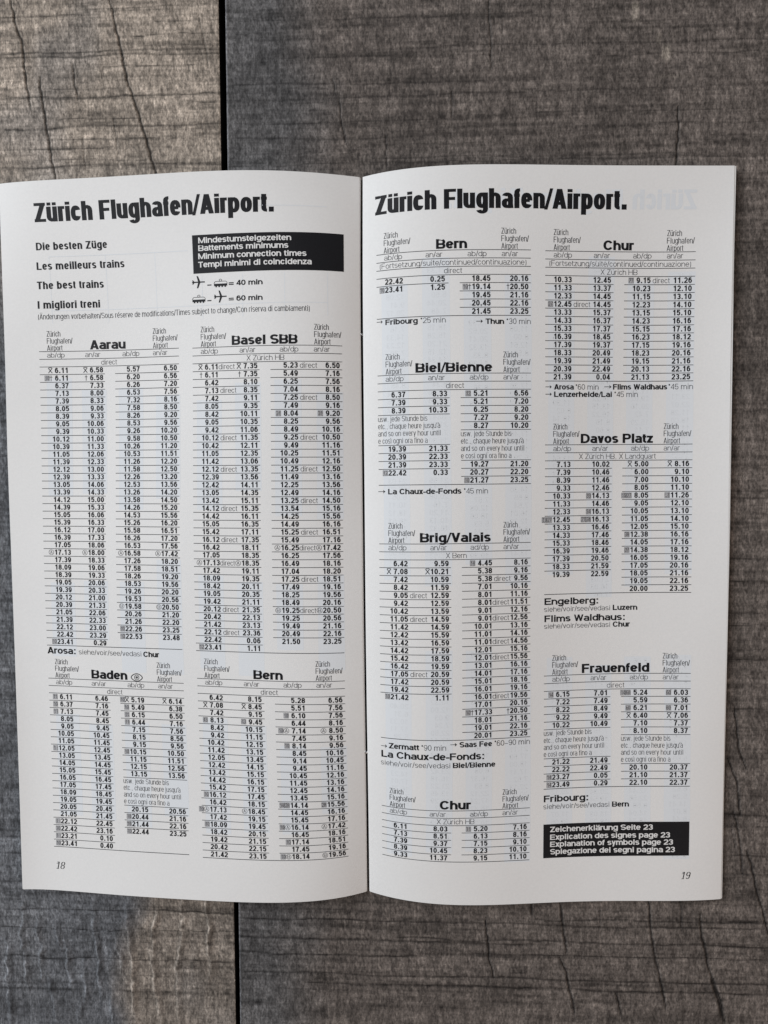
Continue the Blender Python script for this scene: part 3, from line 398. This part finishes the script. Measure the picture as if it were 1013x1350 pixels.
def glyph(ch, w, Cp, X, a, b):
    """strokes of one character: ('s', points) is a pen line, ('d', x0,y0,x1,y1,h) a slanted bar cut level"""
    l, r, m = a / 2, w - a / 2, w / 2; lo, cp, xh = b / 2, Cp - b / 2, X - b / 2
    h2 = (r - l) / 2; D_ = -.28 * Cp; S = []
    s = lambda *p: S.append(('s', [q for z in p for q in (z if isinstance(z, list) else [z])]))
    d = lambda x0, y0, x1, y1, k=1.0: S.append(('d', x0, y0, x1, y1, a * .5 * k * math.hypot(x1 - x0, y1 - y0) / max(abs(y1 - y0), 1e-6)))
    rx_, ry_ = h2, min(h2 * 1.15, (xh - lo) / 2)
    def bowl(y0=lo, y1=xh, x0=l, x1=r): 
        ry = (y1 - y0) / 2; s(arc((x0 + x1) / 2, (y0 + y1) / 2, (x1 - x0) / 2, ry, 0, 360, 26))
    if ch in 'äÄüéìà':
        base = {'ä': 'a', 'Ä': 'A', 'ü': 'u', 'é': 'e', 'ì': '|i', 'à': 'a'}[ch]
        S += glyph(base[-1] if base != '|i' else 'ı', w, Cp, X, a, b)
        y0 = (Cp if ch != 'Ä' else Cp * 1.22); t = max(b * 1.0, .12 * Cp)
        if ch in 'äÄü':
            dw = min(a, w * .36)
            for xx in (m - w * .25, m + w * .25): S.append(('p', [(xx - dw / 2, y0 - t), (xx + dw / 2, y0 - t), (xx + dw / 2, y0), (xx - dw / 2, y0)]))
        elif ch == 'é': d(m - .02, X + b * .5, m + .16 * Cp, Cp + .05 * Cp, .7)
        else: d(m + .02, X + b * .5, m - .16 * Cp, Cp + .05 * Cp, .7)
        return S
    if ch in 'ao' and False: pass
    if ch == 'o': bowl()
    elif ch == 'a':
        s(arc(m, xh - (xh - lo) * .26, rx_ * .96, (xh - lo) * .26, 158, 0, 8), [(r, lo + .12 * X), (r + a * .08, 0)])
        yb = lo + (xh - lo) * .265
        s([(r, yb + (xh - lo) * .285), (m, yb + (xh - lo) * .265)], arc(l + h2 * .8, yb, h2 * .8, (xh - lo) * .265, 100, 270, 7), arc(m + h2 * .1, lo + (xh - lo) * .26, h2 * .9, (xh - lo) * .26, 270, 350, 5))
    elif ch in 'bpdq':
        bowl()
        if ch == 'b': s([(l, 0), (l, Cp)])
        if ch == 'd': s([(r, 0), (r, Cp)])
        if ch == 'p': s([(l, D_), (l, X)])
        if ch == 'q': s([(r, D_), (r, X)])
    elif ch == 'c':
        ry = (xh - lo) / 2; s(arc(m, (lo + xh) / 2, rx_, ry, 28, 332, 20))
    elif ch == 'e':
        ry = (xh - lo) / 2; yc = (lo + xh) / 2
        s([(l, yc), (r, yc)]); s(arc(m, yc, rx_, ry, 0, 325, 21))
    elif ch == 'f':
        x = a / 2 + (w - a) * .3; hk = max(w - x, .02) * .85; s([(x, 0), (x, cp - .13 * Cp)], arc(x + hk, cp - .13 * Cp, hk, .13 * Cp, 180, 90, 4), [(w * 1.0, cp)]); xb = xh - (.055 * Cp if a > .2 * Cp else 0); s([(0, xb), (w * .95, xb)])
    elif ch == 'g':
        bowl(); s([(r, X), (r, D_ + b / 2 + .16 * Cp)], arc(m, D_ + b / 2 + .15 * Cp, rx_, .15 * Cp, 0, -165, 8))
    elif ch in 'hnum':
        if ch == 'h': s([(l, 0), (l, Cp)])
        if ch in 'nm': s([(l, 0), (l, X)])
        if ch in 'hn': s(arc(m, xh - ry_, rx_, ry_, 165, 0, 8), [(r, 0)])
        if ch == 'u': s([(l, X)], arc(m, lo + ry_, rx_, ry_, 180, 345, 8)); s([(r, 0), (r, X)])
        if ch == 'm':
            q = (r - l) / 4
            for k in (0, 1): s(arc(l + q + 2 * q * k, xh - ry_ * .9, q, ry_ * .9, 165, 0, 7), [(l + 2 * q * (k + 1), 0)])
    elif ch in 'iıj':
        s([(m, 0 if ch != 'j' else D_ * .8), (m, X)])
        if ch == 'j': s([(m, D_ * .8 + b), (m, D_ + b * .6), (m - .16 * Cp, D_ + b / 2)])
        if ch != 'ı': s([(m, Cp - max(b, .13 * Cp)), (m, Cp)])
    elif ch == 'l': s([(m, 0), (m, Cp)])
    elif ch == 'k': s([(l, 0), (l, Cp)]); d(l + a * .3, X * .38, r - a * .1, X, .9); d(l + w * .32, X * .55, r, 0, .95)
    elif ch == 'r': s([(l, 0), (l, X)]); s(arc(l + w * .42, xh - ry_ * .8, w * .42, ry_ * .8, 165, 85, 5), [(w, xh)])
    elif ch in 'sS':
        H = xh if ch == 's' else cp; q = (H - lo) / 4; yc = (H + lo) / 2
        s(arc(m, H - q, rx_, q, 25, 180, 8), arc(m, H - q, rx_ * .98, q, 190, 250, 3), arc(m, lo + q, rx_ * .98, q, 70, 10, 3), arc(m, lo + q, rx_, q, 0, -155, 8))
    elif ch == 't':
        x = a / 2 + (w - a) * .3; hk = max(w - x, .02) * .8; s([(x, Cp * .93), (x, lo + .14 * Cp)], arc(x + hk, lo + .14 * Cp, hk, .14 * Cp, 180, 270, 4), [(w * .98, lo)]); s([(0, xh), (w * .97, xh)])
    elif ch == 'v': d(l, X, m, 0); d(r, X, m, 0)
    elif ch == 'y': d(l, X, m + .02 * w, 0); d(r, X, m - w * .16, D_)
    elif ch == 'w' or ch == 'W':
        T = X if ch == 'w' else Cp; q = (r - l) / 4
        for k in range(4): d(l + q * k, T if k % 2 == 0 else 0, l + q * (k + 1), 0 if k % 2 == 0 else T, .9)
    elif ch in 'xX': T = X if ch == 'x' else Cp; d(l, T, r, 0); d(r, T, l, 0)
    elif ch in 'zZ': T = xh if ch == 'z' else cp; s([(0, T), (w, T)]); s([(0, lo), (w, lo)]); d(r - a * .1, T, l + a * .1, lo)
    elif ch == 'A': d(l, 0, m, Cp); d(r, 0, m, Cp); s([(w * .22, Cp * .27), (w * .78, Cp * .27)])
    elif ch in 'BPR':
        ym = Cp * .48; s([(l, 0), (l, Cp)])
        ry = (cp - ym) / 2; rr = min(ry * 1.1, (r - l) * .6)
        s([(l, cp), (r - rr, cp)], arc(r - rr - (.02 * w if ch == 'B' else 0), (cp + ym) / 2, rr, ry, 90, -90, 9), [(l, ym)])
        if ch == 'B': ry = (ym - lo) / 2; s([(l, lo), (r - rr, lo)], arc(r - rr, (lo + ym) / 2, rr, ry, -90, 90, 9), [(l, ym)])
        if ch == 'R': s([(r - rr * 1.1, ym), (r - rr * .35, ym - .04 * Cp), (r - .02 * w, ym - .17 * Cp), (r, 0)])
    elif ch in 'CG':
        s(arc(m, Cp / 2, rx_, (cp - lo) / 2, 32, 330 if ch == 'C' else 350, 22))
        if ch == 'G': s([(r, 0), (r, Cp * .46)]); s([(m, Cp * .44), (r, Cp * .44)])
    elif ch == 'D': rr = (r - l) * .62; s([(l, 0), (l, Cp)]); s([(l, cp), (r - rr, cp)], arc(r - rr, Cp / 2, rr, (cp - lo) / 2, 90, -90, 12), [(l, lo)])
    elif ch in 'EFL':
        s([(l, 0), (l, Cp)])
        if ch != 'L': s([(l, cp), (w * .97, cp)]); s([(l, Cp * .51), (w * .9, Cp * .51)])
        if ch != 'F': s([(l, lo), (w, lo)])
    elif ch == 'H': s([(l, 0), (l, Cp)]); s([(r, 0), (r, Cp)]); s([(l, Cp * .52), (r, Cp * .52)])
    elif ch == 'I': s([(m, 0), (m, Cp)])
    elif ch == 'K': s([(l, 0), (l, Cp)]); d(l, Cp * .3, r, Cp); d(l + w * .3, Cp * .55, r, 0)
    elif ch == 'M': s([(l, 0), (l, Cp)]); s([(r, 0), (r, Cp)]); d(l, Cp, m, Cp * .02, .85); d(r, Cp, m, Cp * .02, .85)
    elif ch == 'T': s([(0, cp), (w, cp)]); s([(m, 0), (m, Cp)])
    elif ch == 'V': d(l, Cp, m, 0); d(r, Cp, m, 0)
    elif ch == '0': bowl(lo, cp)
    elif ch == '1': s([(m + w * .12, 0), (m + w * .12, Cp)]); s([(l * .8, Cp * .74), (m - w * .02, Cp * .78), (m + w * .12, Cp * .95)])
    elif ch == '2': s(arc(m, cp - Cp * .24, rx_, Cp * .24, 170, -25, 9), [(m + w * .02, Cp * .36), (l, lo + b * .3), (l, lo)]); s([(0, lo), (w, lo)])
    elif ch == '3': 
        q = (cp - lo) / 4; ym = lo + 2 * q
        s(arc(m, cp - q * .95, rx_ * .95, q * .95, 165, -90, 11), [(m - w * .06, ym + .0)]); s([(m - w * .06, ym)], arc(m, lo + q, rx_, q * 1.0, 90, -165, 11))
    elif ch == '4': s([(r - w * .14, 0), (r - w * .14, Cp)]); s([(0, Cp * .27), (w * 1.02, Cp * .27)]); d(l * .7, Cp * .27, r - w * .14, Cp, .8)
    elif ch == '5': s([(w * .93, cp), (l + w * .06, cp), (l, Cp * .46)]); s([(l, Cp * .48)], arc(m, lo + Cp * .28, rx_, Cp * .28, 130, -165, 12))
    elif ch == '6': s(arc(m, lo + Cp * .27, rx_, Cp * .27, 0, 360, 20)); s(arc(m, Cp / 2, rx_, (cp - lo) / 2, 40, 190, 10), [(l, lo + Cp * .27)])
    elif ch == '9': s(arc(m, cp - Cp * .27, rx_, Cp * .27, 0, 360, 20)); s(arc(m, Cp / 2, rx_, (cp - lo) / 2, 220, 370, 10), [(r, cp - Cp * .27)])
    elif ch == '7': s([(0, cp), (w, cp)]); s([(r, cp), (m + w * .05, Cp * .5), (m - w * .12, 0)])
    elif ch == '8': q = (cp - lo) * .24; s(arc(m, cp - q, rx_ * .93, q, 0, 360, 18)); q2 = (cp - lo) * .5 - q; s(arc(m, lo + (cp - 2 * q - lo) / 2, rx_, (cp - 2 * q - lo) / 2, 0, 360, 18))
    elif ch == '.': s([(m, 0), (m, max(a, b))])
    elif ch == ',': s([(m, -b * .8), (m, b * 1.0)])
    elif ch == ':': s([(m, 0), (m, b * 1.1)]); s([(m, X - b * 1.1), (m, X)])
    elif ch == '/': d(0, -.05 * Cp, w, Cp * 1.02, .62 if a > .12 * Cp else 1)
    elif ch == '(': s(arc(w * 1.1, Cp * .38, w * .8, Cp * .66, 130, 230, 8, 2))
    elif ch == ')': s(arc(-w * .1, Cp * .38, w * .8, Cp * .66, 50, -50, 8, 2))
    elif ch in '-–': s([(w * .02, Cp * .34), (w * .98, Cp * .34)])
    elif ch == "'": s([(m, Cp * .72), (m, Cp)])
    elif ch == '*': s([(m, Cp * .68), (m, Cp)]); s([(m - .13 * Cp, Cp * .76), (m + .13 * Cp, Cp * .92)]); s([(m - .13 * Cp, Cp * .92), (m + .13 * Cp, Cp * .76)])
    elif ch == '=': s([(0, Cp * .22), (w, Cp * .22)]); s([(0, Cp * .52), (w, Cp * .52)])
    elif ch == '>':    # arrow
        s([(0, Cp * .5), (w * .8, Cp * .5)]); S.append(('p', [(w * .68, Cp * .05), (w, Cp * .5), (w * .68, Cp * .95), (w * .76, Cp * .5)]))
    return S

class Print:
    """collects flat printed shapes in page millimetres (x from the fold, v down the page)"""
    def __init__(s, side): s.side = side; s.V = []; s.Z = []; s.Q = []; s.M = []; s.k = 0; s.n = 0
    def quad(s, p, mat, z):
        s.V += p; s.Z += [z] * 4; s.Q.append((s.n, s.n + 1, s.n + 2, s.n + 3)); s.M.append(mat); s.n += 4
    def lift(s): s.k = (s.k + 1) % 9; return .030 + .0016 * s.k
    def line(s, pts, a, b, mat, z, org, shear=0.0):
        """pen line with width a across and b up; points in text space (y up)"""
        k = a / b
        P = [(x, y * k) for x, y in pts]
        Q = [P[0]]
        for p in P[1:]:
            if math.dist(p, Q[-1]) > 1e-5: Q.append(p)
        if len(Q) < 2: return
        closed = math.dist(Q[0], Q[-1]) < 1e-4
        if closed: Q[-1] = Q[0]
        N = len(Q); L = []; Rr = []
        dirs = []
        for i in range(N - 1):
            dx, dy = Q[i + 1][0] - Q[i][0], Q[i + 1][1] - Q[i][1]; l = math.hypot(dx, dy); dirs.append((dx / l, dy / l))
        for i in range(N):
            if closed: d0, d1 = dirs[(i - 1) % (N - 1)], dirs[i % (N - 1)]
            else: d0, d1 = dirs[max(i - 1, 0)], dirs[min(i, N - 2)]
            tx, ty = d0[0] + d1[0], d0[1] + d1[1]; l = math.hypot(tx, ty) or 1; tx /= l; ty /= l
            c = max(tx * d0[0] + ty * d0[1], .55); w = a / 2 / c
            L.append((Q[i][0] - ty * w, (Q[i][1] + tx * w) / k)); Rr.append((Q[i][0] + ty * w, (Q[i][1] - tx * w) / k))
        f = lambda p: (org[0] + p[0] + shear * p[1], org[1] - p[1])
        for i in range(N - 1):
            # long straight runs are cut up so that they follow the curl of the page
            n = max(1, int(math.dist(Q[i], Q[i + 1]) / 2.2))
            for j in range(n):
                t0, t1 = j / n, (j + 1) / n
                g = lambda A, B, t: (A[0] + (B[0] - A[0]) * t, A[1] + (B[1] - A[1]) * t)
                s.quad([f(g(Rr[i], Rr[i + 1], t0)), f(g(Rr[i], Rr[i + 1], t1)), f(g(L[i], L[i + 1], t1)), f(g(L[i], L[i + 1], t0))], mat, z)
    def text(s, txt, x0, v, x1, cap, a, b, mat, xr=.74, sb=.055, shear=0.0, tight=1.0, dz=0.0):
        adv = [ADV.get(c, .77) for c in txt]; tot = sum(adv) - 2 * sb
        k = (x1 - x0) / tot; x = x0 - sb * k
        for c, ad in zip(txt, adv):
            if c != ' ':
                w = max((ad - 2 * sb) * k, a * 1.02)
                ox = x + (ad * k - w) / 2
                for st in glyph(c, w, cap, cap * xr, a, b):
                    z = s.lift() + dz
                    if st[0] == 's': s.line(st[1], a, b, mat, z, (ox, v), shear)
                    elif st[0] == 'd':
                        _, X0, Y0, X1, Y1, h = st; h = min(h, a * .9)
                        f = lambda X, Y: (ox + X + shear * Y, v - Y)
                        n = 2 if cap > 4 else 1
                        for j in range(n):
                            ta, tb = j / n, (j + 1) / n
                            xa, ya, xb, yb = X0 + (X1 - X0) * ta, Y0 + (Y1 - Y0) * ta, X0 + (X1 - X0) * tb, Y0 + (Y1 - Y0) * tb
                            s.quad([f(xa - h, ya), f(xa + h, ya), f(xb + h, yb), f(xb - h, yb)], mat, z)
                    else: s.quad([(ox + X, v - Y) for X, Y in st[1]], mat, z)
            x += ad * k
    def rule(s, x0, x1, v, t=.15, mat=0):
        n = max(2, int(abs(x1 - x0) / 1.0)); z = s.lift()
        for i in range(n):
            a, b = x0 + (x1 - x0) * i / n, x0 + (x1 - x0) * (i + 1) / n
            s.quad([(a, v + t / 2), (b, v + t / 2), (b, v - t / 2), (a, v - t / 2)], mat, z)
    def box(s, x0, x1, v0, v1, mat, z, step=.9):
        nx = max(1, int(abs(x1 - x0) / step)); ny = max(1, int(abs(v1 - v0) / step))
        for i in range(nx):
            for j in range(ny):
                a, b = x0 + (x1 - x0) * i / nx, x0 + (x1 - x0) * (i + 1) / nx; c, d = v0 + (v1 - v0) * j / ny, v0 + (v1 - v0) * (j + 1) / ny
                s.quad([(a, d), (b, d), (b, c), (a, c)], mat, z)
    def frame(s, x0, x1, v0, v1, t, mat):
        s.box(x0, x1, v0, v0 + t, mat, s.lift()); s.box(x0, x1, v1 - t, v1, mat, s.lift())
        s.box(x0, x0 + t, v0 + t, v1 - t, mat, s.lift()); s.box(x1 - t, x1, v0 + t, v1 - t, mat, s.lift())
    def build(s, name, mats, parent, label=None):
        V = np.array(s.V); p, n = surf(s.side, np.abs(V[:, 0]), V[:, 1])
        P3 = p + n * np.array(s.Z)[:, None]
        Q = np.array(s.Q)
        e1 = P3[Q[:, 1]] - P3[Q[:, 0]]; e2 = P3[Q[:, 3]] - P3[Q[:, 0]]
        flip = np.cross(e1, e2)[:, 2] < 0
        e3 = P3[Q[:, 2]] - P3[Q[:, 0]]
        Q[flip] = Q[flip][:, ::-1]
        o = mesh_obj(name, P3 * MM, Q, mats, parent, s.M)
        if label: o['label'] = label
        return o
PAGE = (page_l, page_r)
ST = {  # style: stem, bar (share of cap height), x-height share
 'head': (.265, .155, .785), 'sub': (.25, .155, .79), 'cap': (.25, .185, .77), 'bold': (.255, .185, .78), 'inv': (.235, .17, .79),
 'time': (.25, .19, .76), 'thin': (.095, .085, .76), 'thinc': (.10, .085, .78), 'serif': (.13, .05, .66), 'arrow': (.13, .13, .7)}
MATS = [M_ink, M_thin, M_knock, M_grey, M_rule]
groups = {}
def pr(side, key):
    if (side, key) not in groups: groups[(side, key)] = Print(side)
    return groups[(side, key)]
for (side, grp, style, txt, x0, x1, v, cap) in D['items']:
    a, b, xr = ST[style]; P_ = pr(side, grp)
    m = {'inv': 2, 'thin': 1, 'thinc': 1}.get(style, 0)
    if style == 'arrow': P_.text('>', x0, v + .0, x1, cap * 1.05, .16, .16, 0)
    elif style == 'serif':
        P_.text(txt, x0, v, x1, cap, cap * a, cap * b, 0, xr, shear=.22)
        if style == 'serif': P_.line([((x1 - x0) * .12, .06), ((x1 - x0) * .40, .06)], .12, .12, 0, P_.lift(), (x0, v)); P_.line([((x1 - x0) * .12 + .3, cap * .95), ((x1 - x0) * .30 + .42, cap * .99)], .13, .13, 0, P_.lift(), (x0, v))
    else: P_.text(txt, x0, v, x1, cap, cap * a, cap * b, m, xr, sb=.03 if style == 'head' else .02 if style in ('bold', 'cap', 'inv') else .055, dz=.02 if style == 'inv' else 0)
for side, x0, x1, v0, v1 in D['boxes']: pr(side, 'notice_box').box(x0, x1, v0, v1, 0, .034)

# little pictures on the left page
def poly(P_, pts, mat=0):
    z = P_.lift()
    cx = sum(p[0] for p in pts) / len(pts); cy = sum(p[1] for p in pts) / len(pts)
    for i in range(len(pts)):
        a, b = pts[i], pts[(i + 1) % len(pts)]
        mid = ((a[0] + b[0]) / 2, (a[1] + b[1]) / 2)
        P_.quad([(cx, cy), a, mid, b], mat, z)
for kind, x0, x1, v, h in D['icons']:
    w = x1 - x0; cx = (x0 + x1) / 2; S0 = Print(0)
    if kind == 'plane':
        S0.line([(0, 0), (w, 0)], .34, .34, 0, S0.lift(), (x0, v)); 
        for sg in (-1, 1):
            S0.quad([(x0 + w * .48, v), (x0 + w * .66, v), (x0 + w * .47, v + sg * h * .5), (x0 + w * .36, v + sg * h * .5)], 0, S0.lift())
            S0.quad([(x0 + w * .08, v), (x0 + w * .2, v), (x0 + w * .09, v + sg * h * .17), (x0, v + sg * h * .17)], 0, S0.lift())
    elif kind == 'dash': S0.line([(0, 0), (w, 0)], .3, .3, 0, S0.lift(), (x0, v))
    elif kind == 'train':
        S0.box(x0, x1, v - h * .02, v + h * .30, 0, S0.lift())
        for k in range(4): S0.box(x0 + w * (.10 + .23 * k), x0 + w * (.22 + .23 * k), v + h * .25, v + h * .46, 0, S0.lift())
        S0.line([(0, h * .0), (w * .03, h * .22), (w * .12, h * .34), (w * .88, h * .34), (w * .97, h * .22), (w, 0)], .13, .13, 0, S0.lift(), (x0, v))
        S0.line(arc(w * .5, h * .5, w * .10, h * .14, 0, 360, 12, 2), .12, .12, 1, S0.lift(), (x0, v))
    elif kind == 'eye':
        S0.line([(0, .0)] + arc(w / 2, 0, w / 2, h * .46, 172, 8, 12, 1.65) + [(w, 0)], .24, .24, 0, S0.lift(), (x0, v))
        S0.line([(0, .0)] + arc(w / 2, 0, w / 2, h * .46, 188, 352, 12, 1.65) + [(w, 0)], .24, .24, 0, S0.lift(), (x0, v))
        S0.line(arc(w / 2, 0, w * .20, h * .30, 0, 360, 16, 2), .17, .17, 0, S0.lift(), (x0, v))
        S0.line(arc(w / 2, 0, w * .065, h * .09, 0, 360, 10, 2), .26, .26, 0, S0.lift(), (x0, v))
    S0.build(kind + ('_symbol' if kind != 'dash' else ''), MATS, PAGE[0])

# timetables
PITCH = D['p']; ROWCAP = 1.57
DW = 1.15                                             # width of one figure
def time_width(t): return sum(DW if c != '.' else .62 for c in t)
def put_symbol(P_, code, xr, v):
    """one reference mark ending at xr; returns its left end"""
    h = 1.55
    if code == 'x':
        w = 1.15; x = xr - w
        P_.line([(0, 0), (w, h * .92)], .2, .2, 0, P_.lift(), (x, v)); P_.line([(w, 0), (0, h * .92)], .2, .2, 0, P_.lift(), (x, v))
        P_.line([(.05, h), (w - .05, h)], .17, .17, 0, P_.lift(), (x, v))
    elif code == 'd':
        w = .8; x = xr - w
        P_.line([(w / 2, -.1), (w / 2, h)], .16, .16, 0, P_.lift(), (x, v)); P_.line([(0, h * .68), (w, h * .68)], .15, .15, 0, P_.lift(), (x, v))
    elif code in 'ab':
        w = 1.6; x = xr - w
        P_.line(arc(w / 2, h * .48, w / 2 - .05, w / 2 - .05, 0, 360, 18, 2), .10, .10, 1, P_.lift(), (x, v))
        P_.text(code.upper(), x + .42, v - .3, x + w - .42, .95, .11, .10, 1)
    else:
        w = 1.45; x = xr - w
        P_.box(x, x + w, v - h * .97, v + .05, 3, .029)
        P_.frame(x, x + w, v - h * .97, v + .05, .07, 1)
        P_.text(code, x + .17, v - .2, x + w - .15, 1.15, .12, .11, 1)
    return x
def put_time(P_, cell, xr, v):
    m = re.match(r'^((?:\[\d+\]|[xdab])*)([\d.]+)$', cell)
    t = m.group(2); w = time_width(t)
    P_.text(t, xr - w + .06, v, xr, ROWCAP, ROWCAP * .225, ROWCAP * .18, 0, .75)
    syms = re.findall(r'\[(\d+)\]|([xdab])', m.group(1))
    x = xr - time_width('00.00') - .12 if len(t) < 5 or True else 0
    if len(t) < 5 and syms: x = xr - time_width('0.00') - .75
    left = xr - w
    for a_, b_ in reversed(syms):
        x = put_symbol(P_, a_ or b_, x, v) - .05; left = x
    return left
TXT = ('usw. jede Stunde bis', "etc., chaque heure jusqu'à", 'and so on every hour until', 'e così ogni ora fino a'); TW = (.80, 1.0, 1.01, .80)
NAMES = []
for tb in D['tabs']:
    P_ = Print(tb['s']); side = tb['s']; v0 = tb['v']; L = tb['L']; ns = len(tb['sub'])
    top = -1 - ns
    # header
    for x in tb['h']:
        for k, (t, w) in enumerate((('Zürich', 4.1), ('Flughafen/', 7.6), ('Airport', 4.6))):
            P_.text(t, x, v0 + PITCH * top - .25 - 2.03 * (2 - k), x + w, 1.6, .16, .13, 1, .76)
    t, x0, x1 = tb['t']
    P_.text(t, x0, v0 + PITCH * top - .42, x1, 2.65, 2.65 * .28, 2.65 * .20, 0, .77, sb=.02)
    for k in range(top, 1): P_.rule(L[0], L[3], v0 + PITCH * k, .17, 4)
    for x, t, w in zip(tb['hl'], ('ab/dp', 'an/ar', 'ad/dp' if t.startswith('Brig') else 'ab/dp', 'an/ar'), (5.2, 4.6, 5.2, 4.5)):
        P_.text(t, x, v0 + PITCH * (top + 1) - .48, x + w, 1.45, .135, .12, 1, .74)
    for k, (t, x0, x1) in enumerate(tb['sub']):
        P_.text(t, x0, v0 + PITCH * (k - ns + 1) - .42, x1, 1.5, .135, .12, 1, .74)
    for half, key in ((0, 'l'), (1, 'r')):
        k = 0.0; xa, xb = (L[0], L[1]) if half == 0 else (L[2], L[3]); rows = tb[key].split()
        for i, row in enumerate(rows):
            if row == '&':
                for q, (t, w) in enumerate(zip(TXT, TW)):
                    P_.text(t, xa, v0 + PITCH * k + 1.95 + 2.05 * q - .15, xa + w * 17.7, 1.5, .13, .115, 1, .78)
                k += 3.8
                if k < tb['n'] - .01: P_.rule(xa, xb, v0 + PITCH * k, .17, 4)
                continue
            k += 1; v = v0 + PITCH * k - .42
            c0, sep, c1 = re.match(r'^(.*?[\d])([-*])(.*)$', row).groups()
            put_time(P_, c0, tb['c'][2 * half], v)
            lf = put_time(P_, c1, tb['c'][2 * half + 1], v)
            if sep == '*':
                gp = lf - tb['c'][2 * half]; xs = tb['c'][2 * half] + (.6 if gp > 6 else .15); xe = min(xs + 4.8, lf - .1)
                P_.text('direct', xs, v, xe, 1.5, .13, .115, 1, .74)
            if i < len(rows) - 1 and k < tb['n'] - .01: P_.rule(xa, xb, v0 + PITCH * k, .17, 4)
    P_.rule(L[0], L[3], v0 + PITCH * tb['n'], .18, 4)
    P_.build('timetable', MATS, PAGE[side], 'printed timetable headed ' + tb['t'][0])
for (side, key), P_ in groups.items():
    P_.build(key, MATS, PAGE[side])

# show-through of the print on the back of each leaf
rng = np.random.default_rng(3)
for side in (0, 1):
    P_ = Print(side)
    if side == 1:
        gx0, gx1, gv = D['ghost']
        save = len(P_.V)
        P_.text('Zürich', -gx1, gv, -gx0, 5.3, 5.3 * .23, 5.3 * .155, 0, .80, sb=.03)
        P_.text('Flughafen/Airport.', -gx0 + 2.8, gv, -gx0 + 52, 5.3, 5.3 * .23, 5.3 * .155, 1, .80, sb=.03)
        for i in range(save, len(P_.V)): P_.V[i] = (-P_.V[i][0], P_.V[i][1])
    cols = [q for tb in D['tabs'] if (tb['s'] == side and tb['t'][0] in ('Aarau', 'Basel SBB', 'Biel/Bienne', 'Davos Platz')) for q in tb['c']]
    for c in cols:
        segs = ((27, 118), (136, 196)) if side == 1 else ((58, 96), (112, 140), (158, 190))
        for va, vb in segs:
            va += rng.uniform(-3, 6); vb += rng.uniform(-8, 3)
            P_.box(c - 6.6, c + 1.0, va, vb, 1, .010, 1.2)
            if side == 1:
                v = va + 2
                while v < vb:
                    t = '%d.%02d' % (rng.integers(5, 24), rng.integers(0, 60)); s0 = len(P_.V)
                    P_.text(t, -c, v, -c + time_width(t), ROWCAP, .24, .2, 0)
                    for i in range(s0, len(P_.V)): P_.V[i] = (-P_.V[i][0], P_.V[i][1])
                    v += PITCH
    for i in range(len(P_.Z)): P_.Z[i] = min(P_.Z[i], .018)
    if side == 0:
        for (xa, xb, v) in ((-30, -10, 9.5), (-92, -10, 36.3), (-92, -50, 21)): P_.rule(xa, xb, v, .2, 1)
        for x in (-10, -22, -34, -46, -60, -75, -92): P_.box(x - .1, x + .1, 28 if x > -50 else 21, 40, 1, .014)
    P_.build('show_through', [M_ghost, M_band], PAGE[side])

# staples: the clenched leg shows as a small nub in the fold
def tube(pts, r, name, mat, parent, n=10):
    V = []; Q = []
    pts = [Vector(p) for p in pts]
    for i, p in enumerate(pts):
        d = (pts[min(i + 1, len(pts) - 1)] - pts[max(i - 1, 0)]).normalized()
        a = d.cross(Vector((.3, .1, 1))).normalized(); b_ = d.cross(a)
        for k in range(n):
            t = 2 * math.pi * k / n; V.append(p + (a * math.cos(t) + b_ * math.sin(t)) * r)
    for i in range(len(pts) - 1):
        for k in range(n): Q.append((i * n + k, i * n + (k + 1) % n, (i + 1) * n + (k + 1) % n, (i + 1) * n + k))
    Q.append((0, 3, 6, 9)); Q.append(tuple((len(pts) - 1) * n + q for q in (0, 3, 6, 9)))
    return mesh_obj(name, np.array([list(v) for v in V]) * MM, Q, [mat], parent, smooth=True)
for v in D['staple']:
    p, n = surf(1, [0.], [v]); x, y, z = p[0]
    tube([(x - .42, y + .75, z - .55), (x - .36, y + .45, z + .02), (x - .08, y - .15, z + .10), (x + .06, y - .35, z + .06), (x + .25, y + .1, z + .12), (x + .42, y + .6, z - .3)], .13, 'staple', M_steel, booklet)
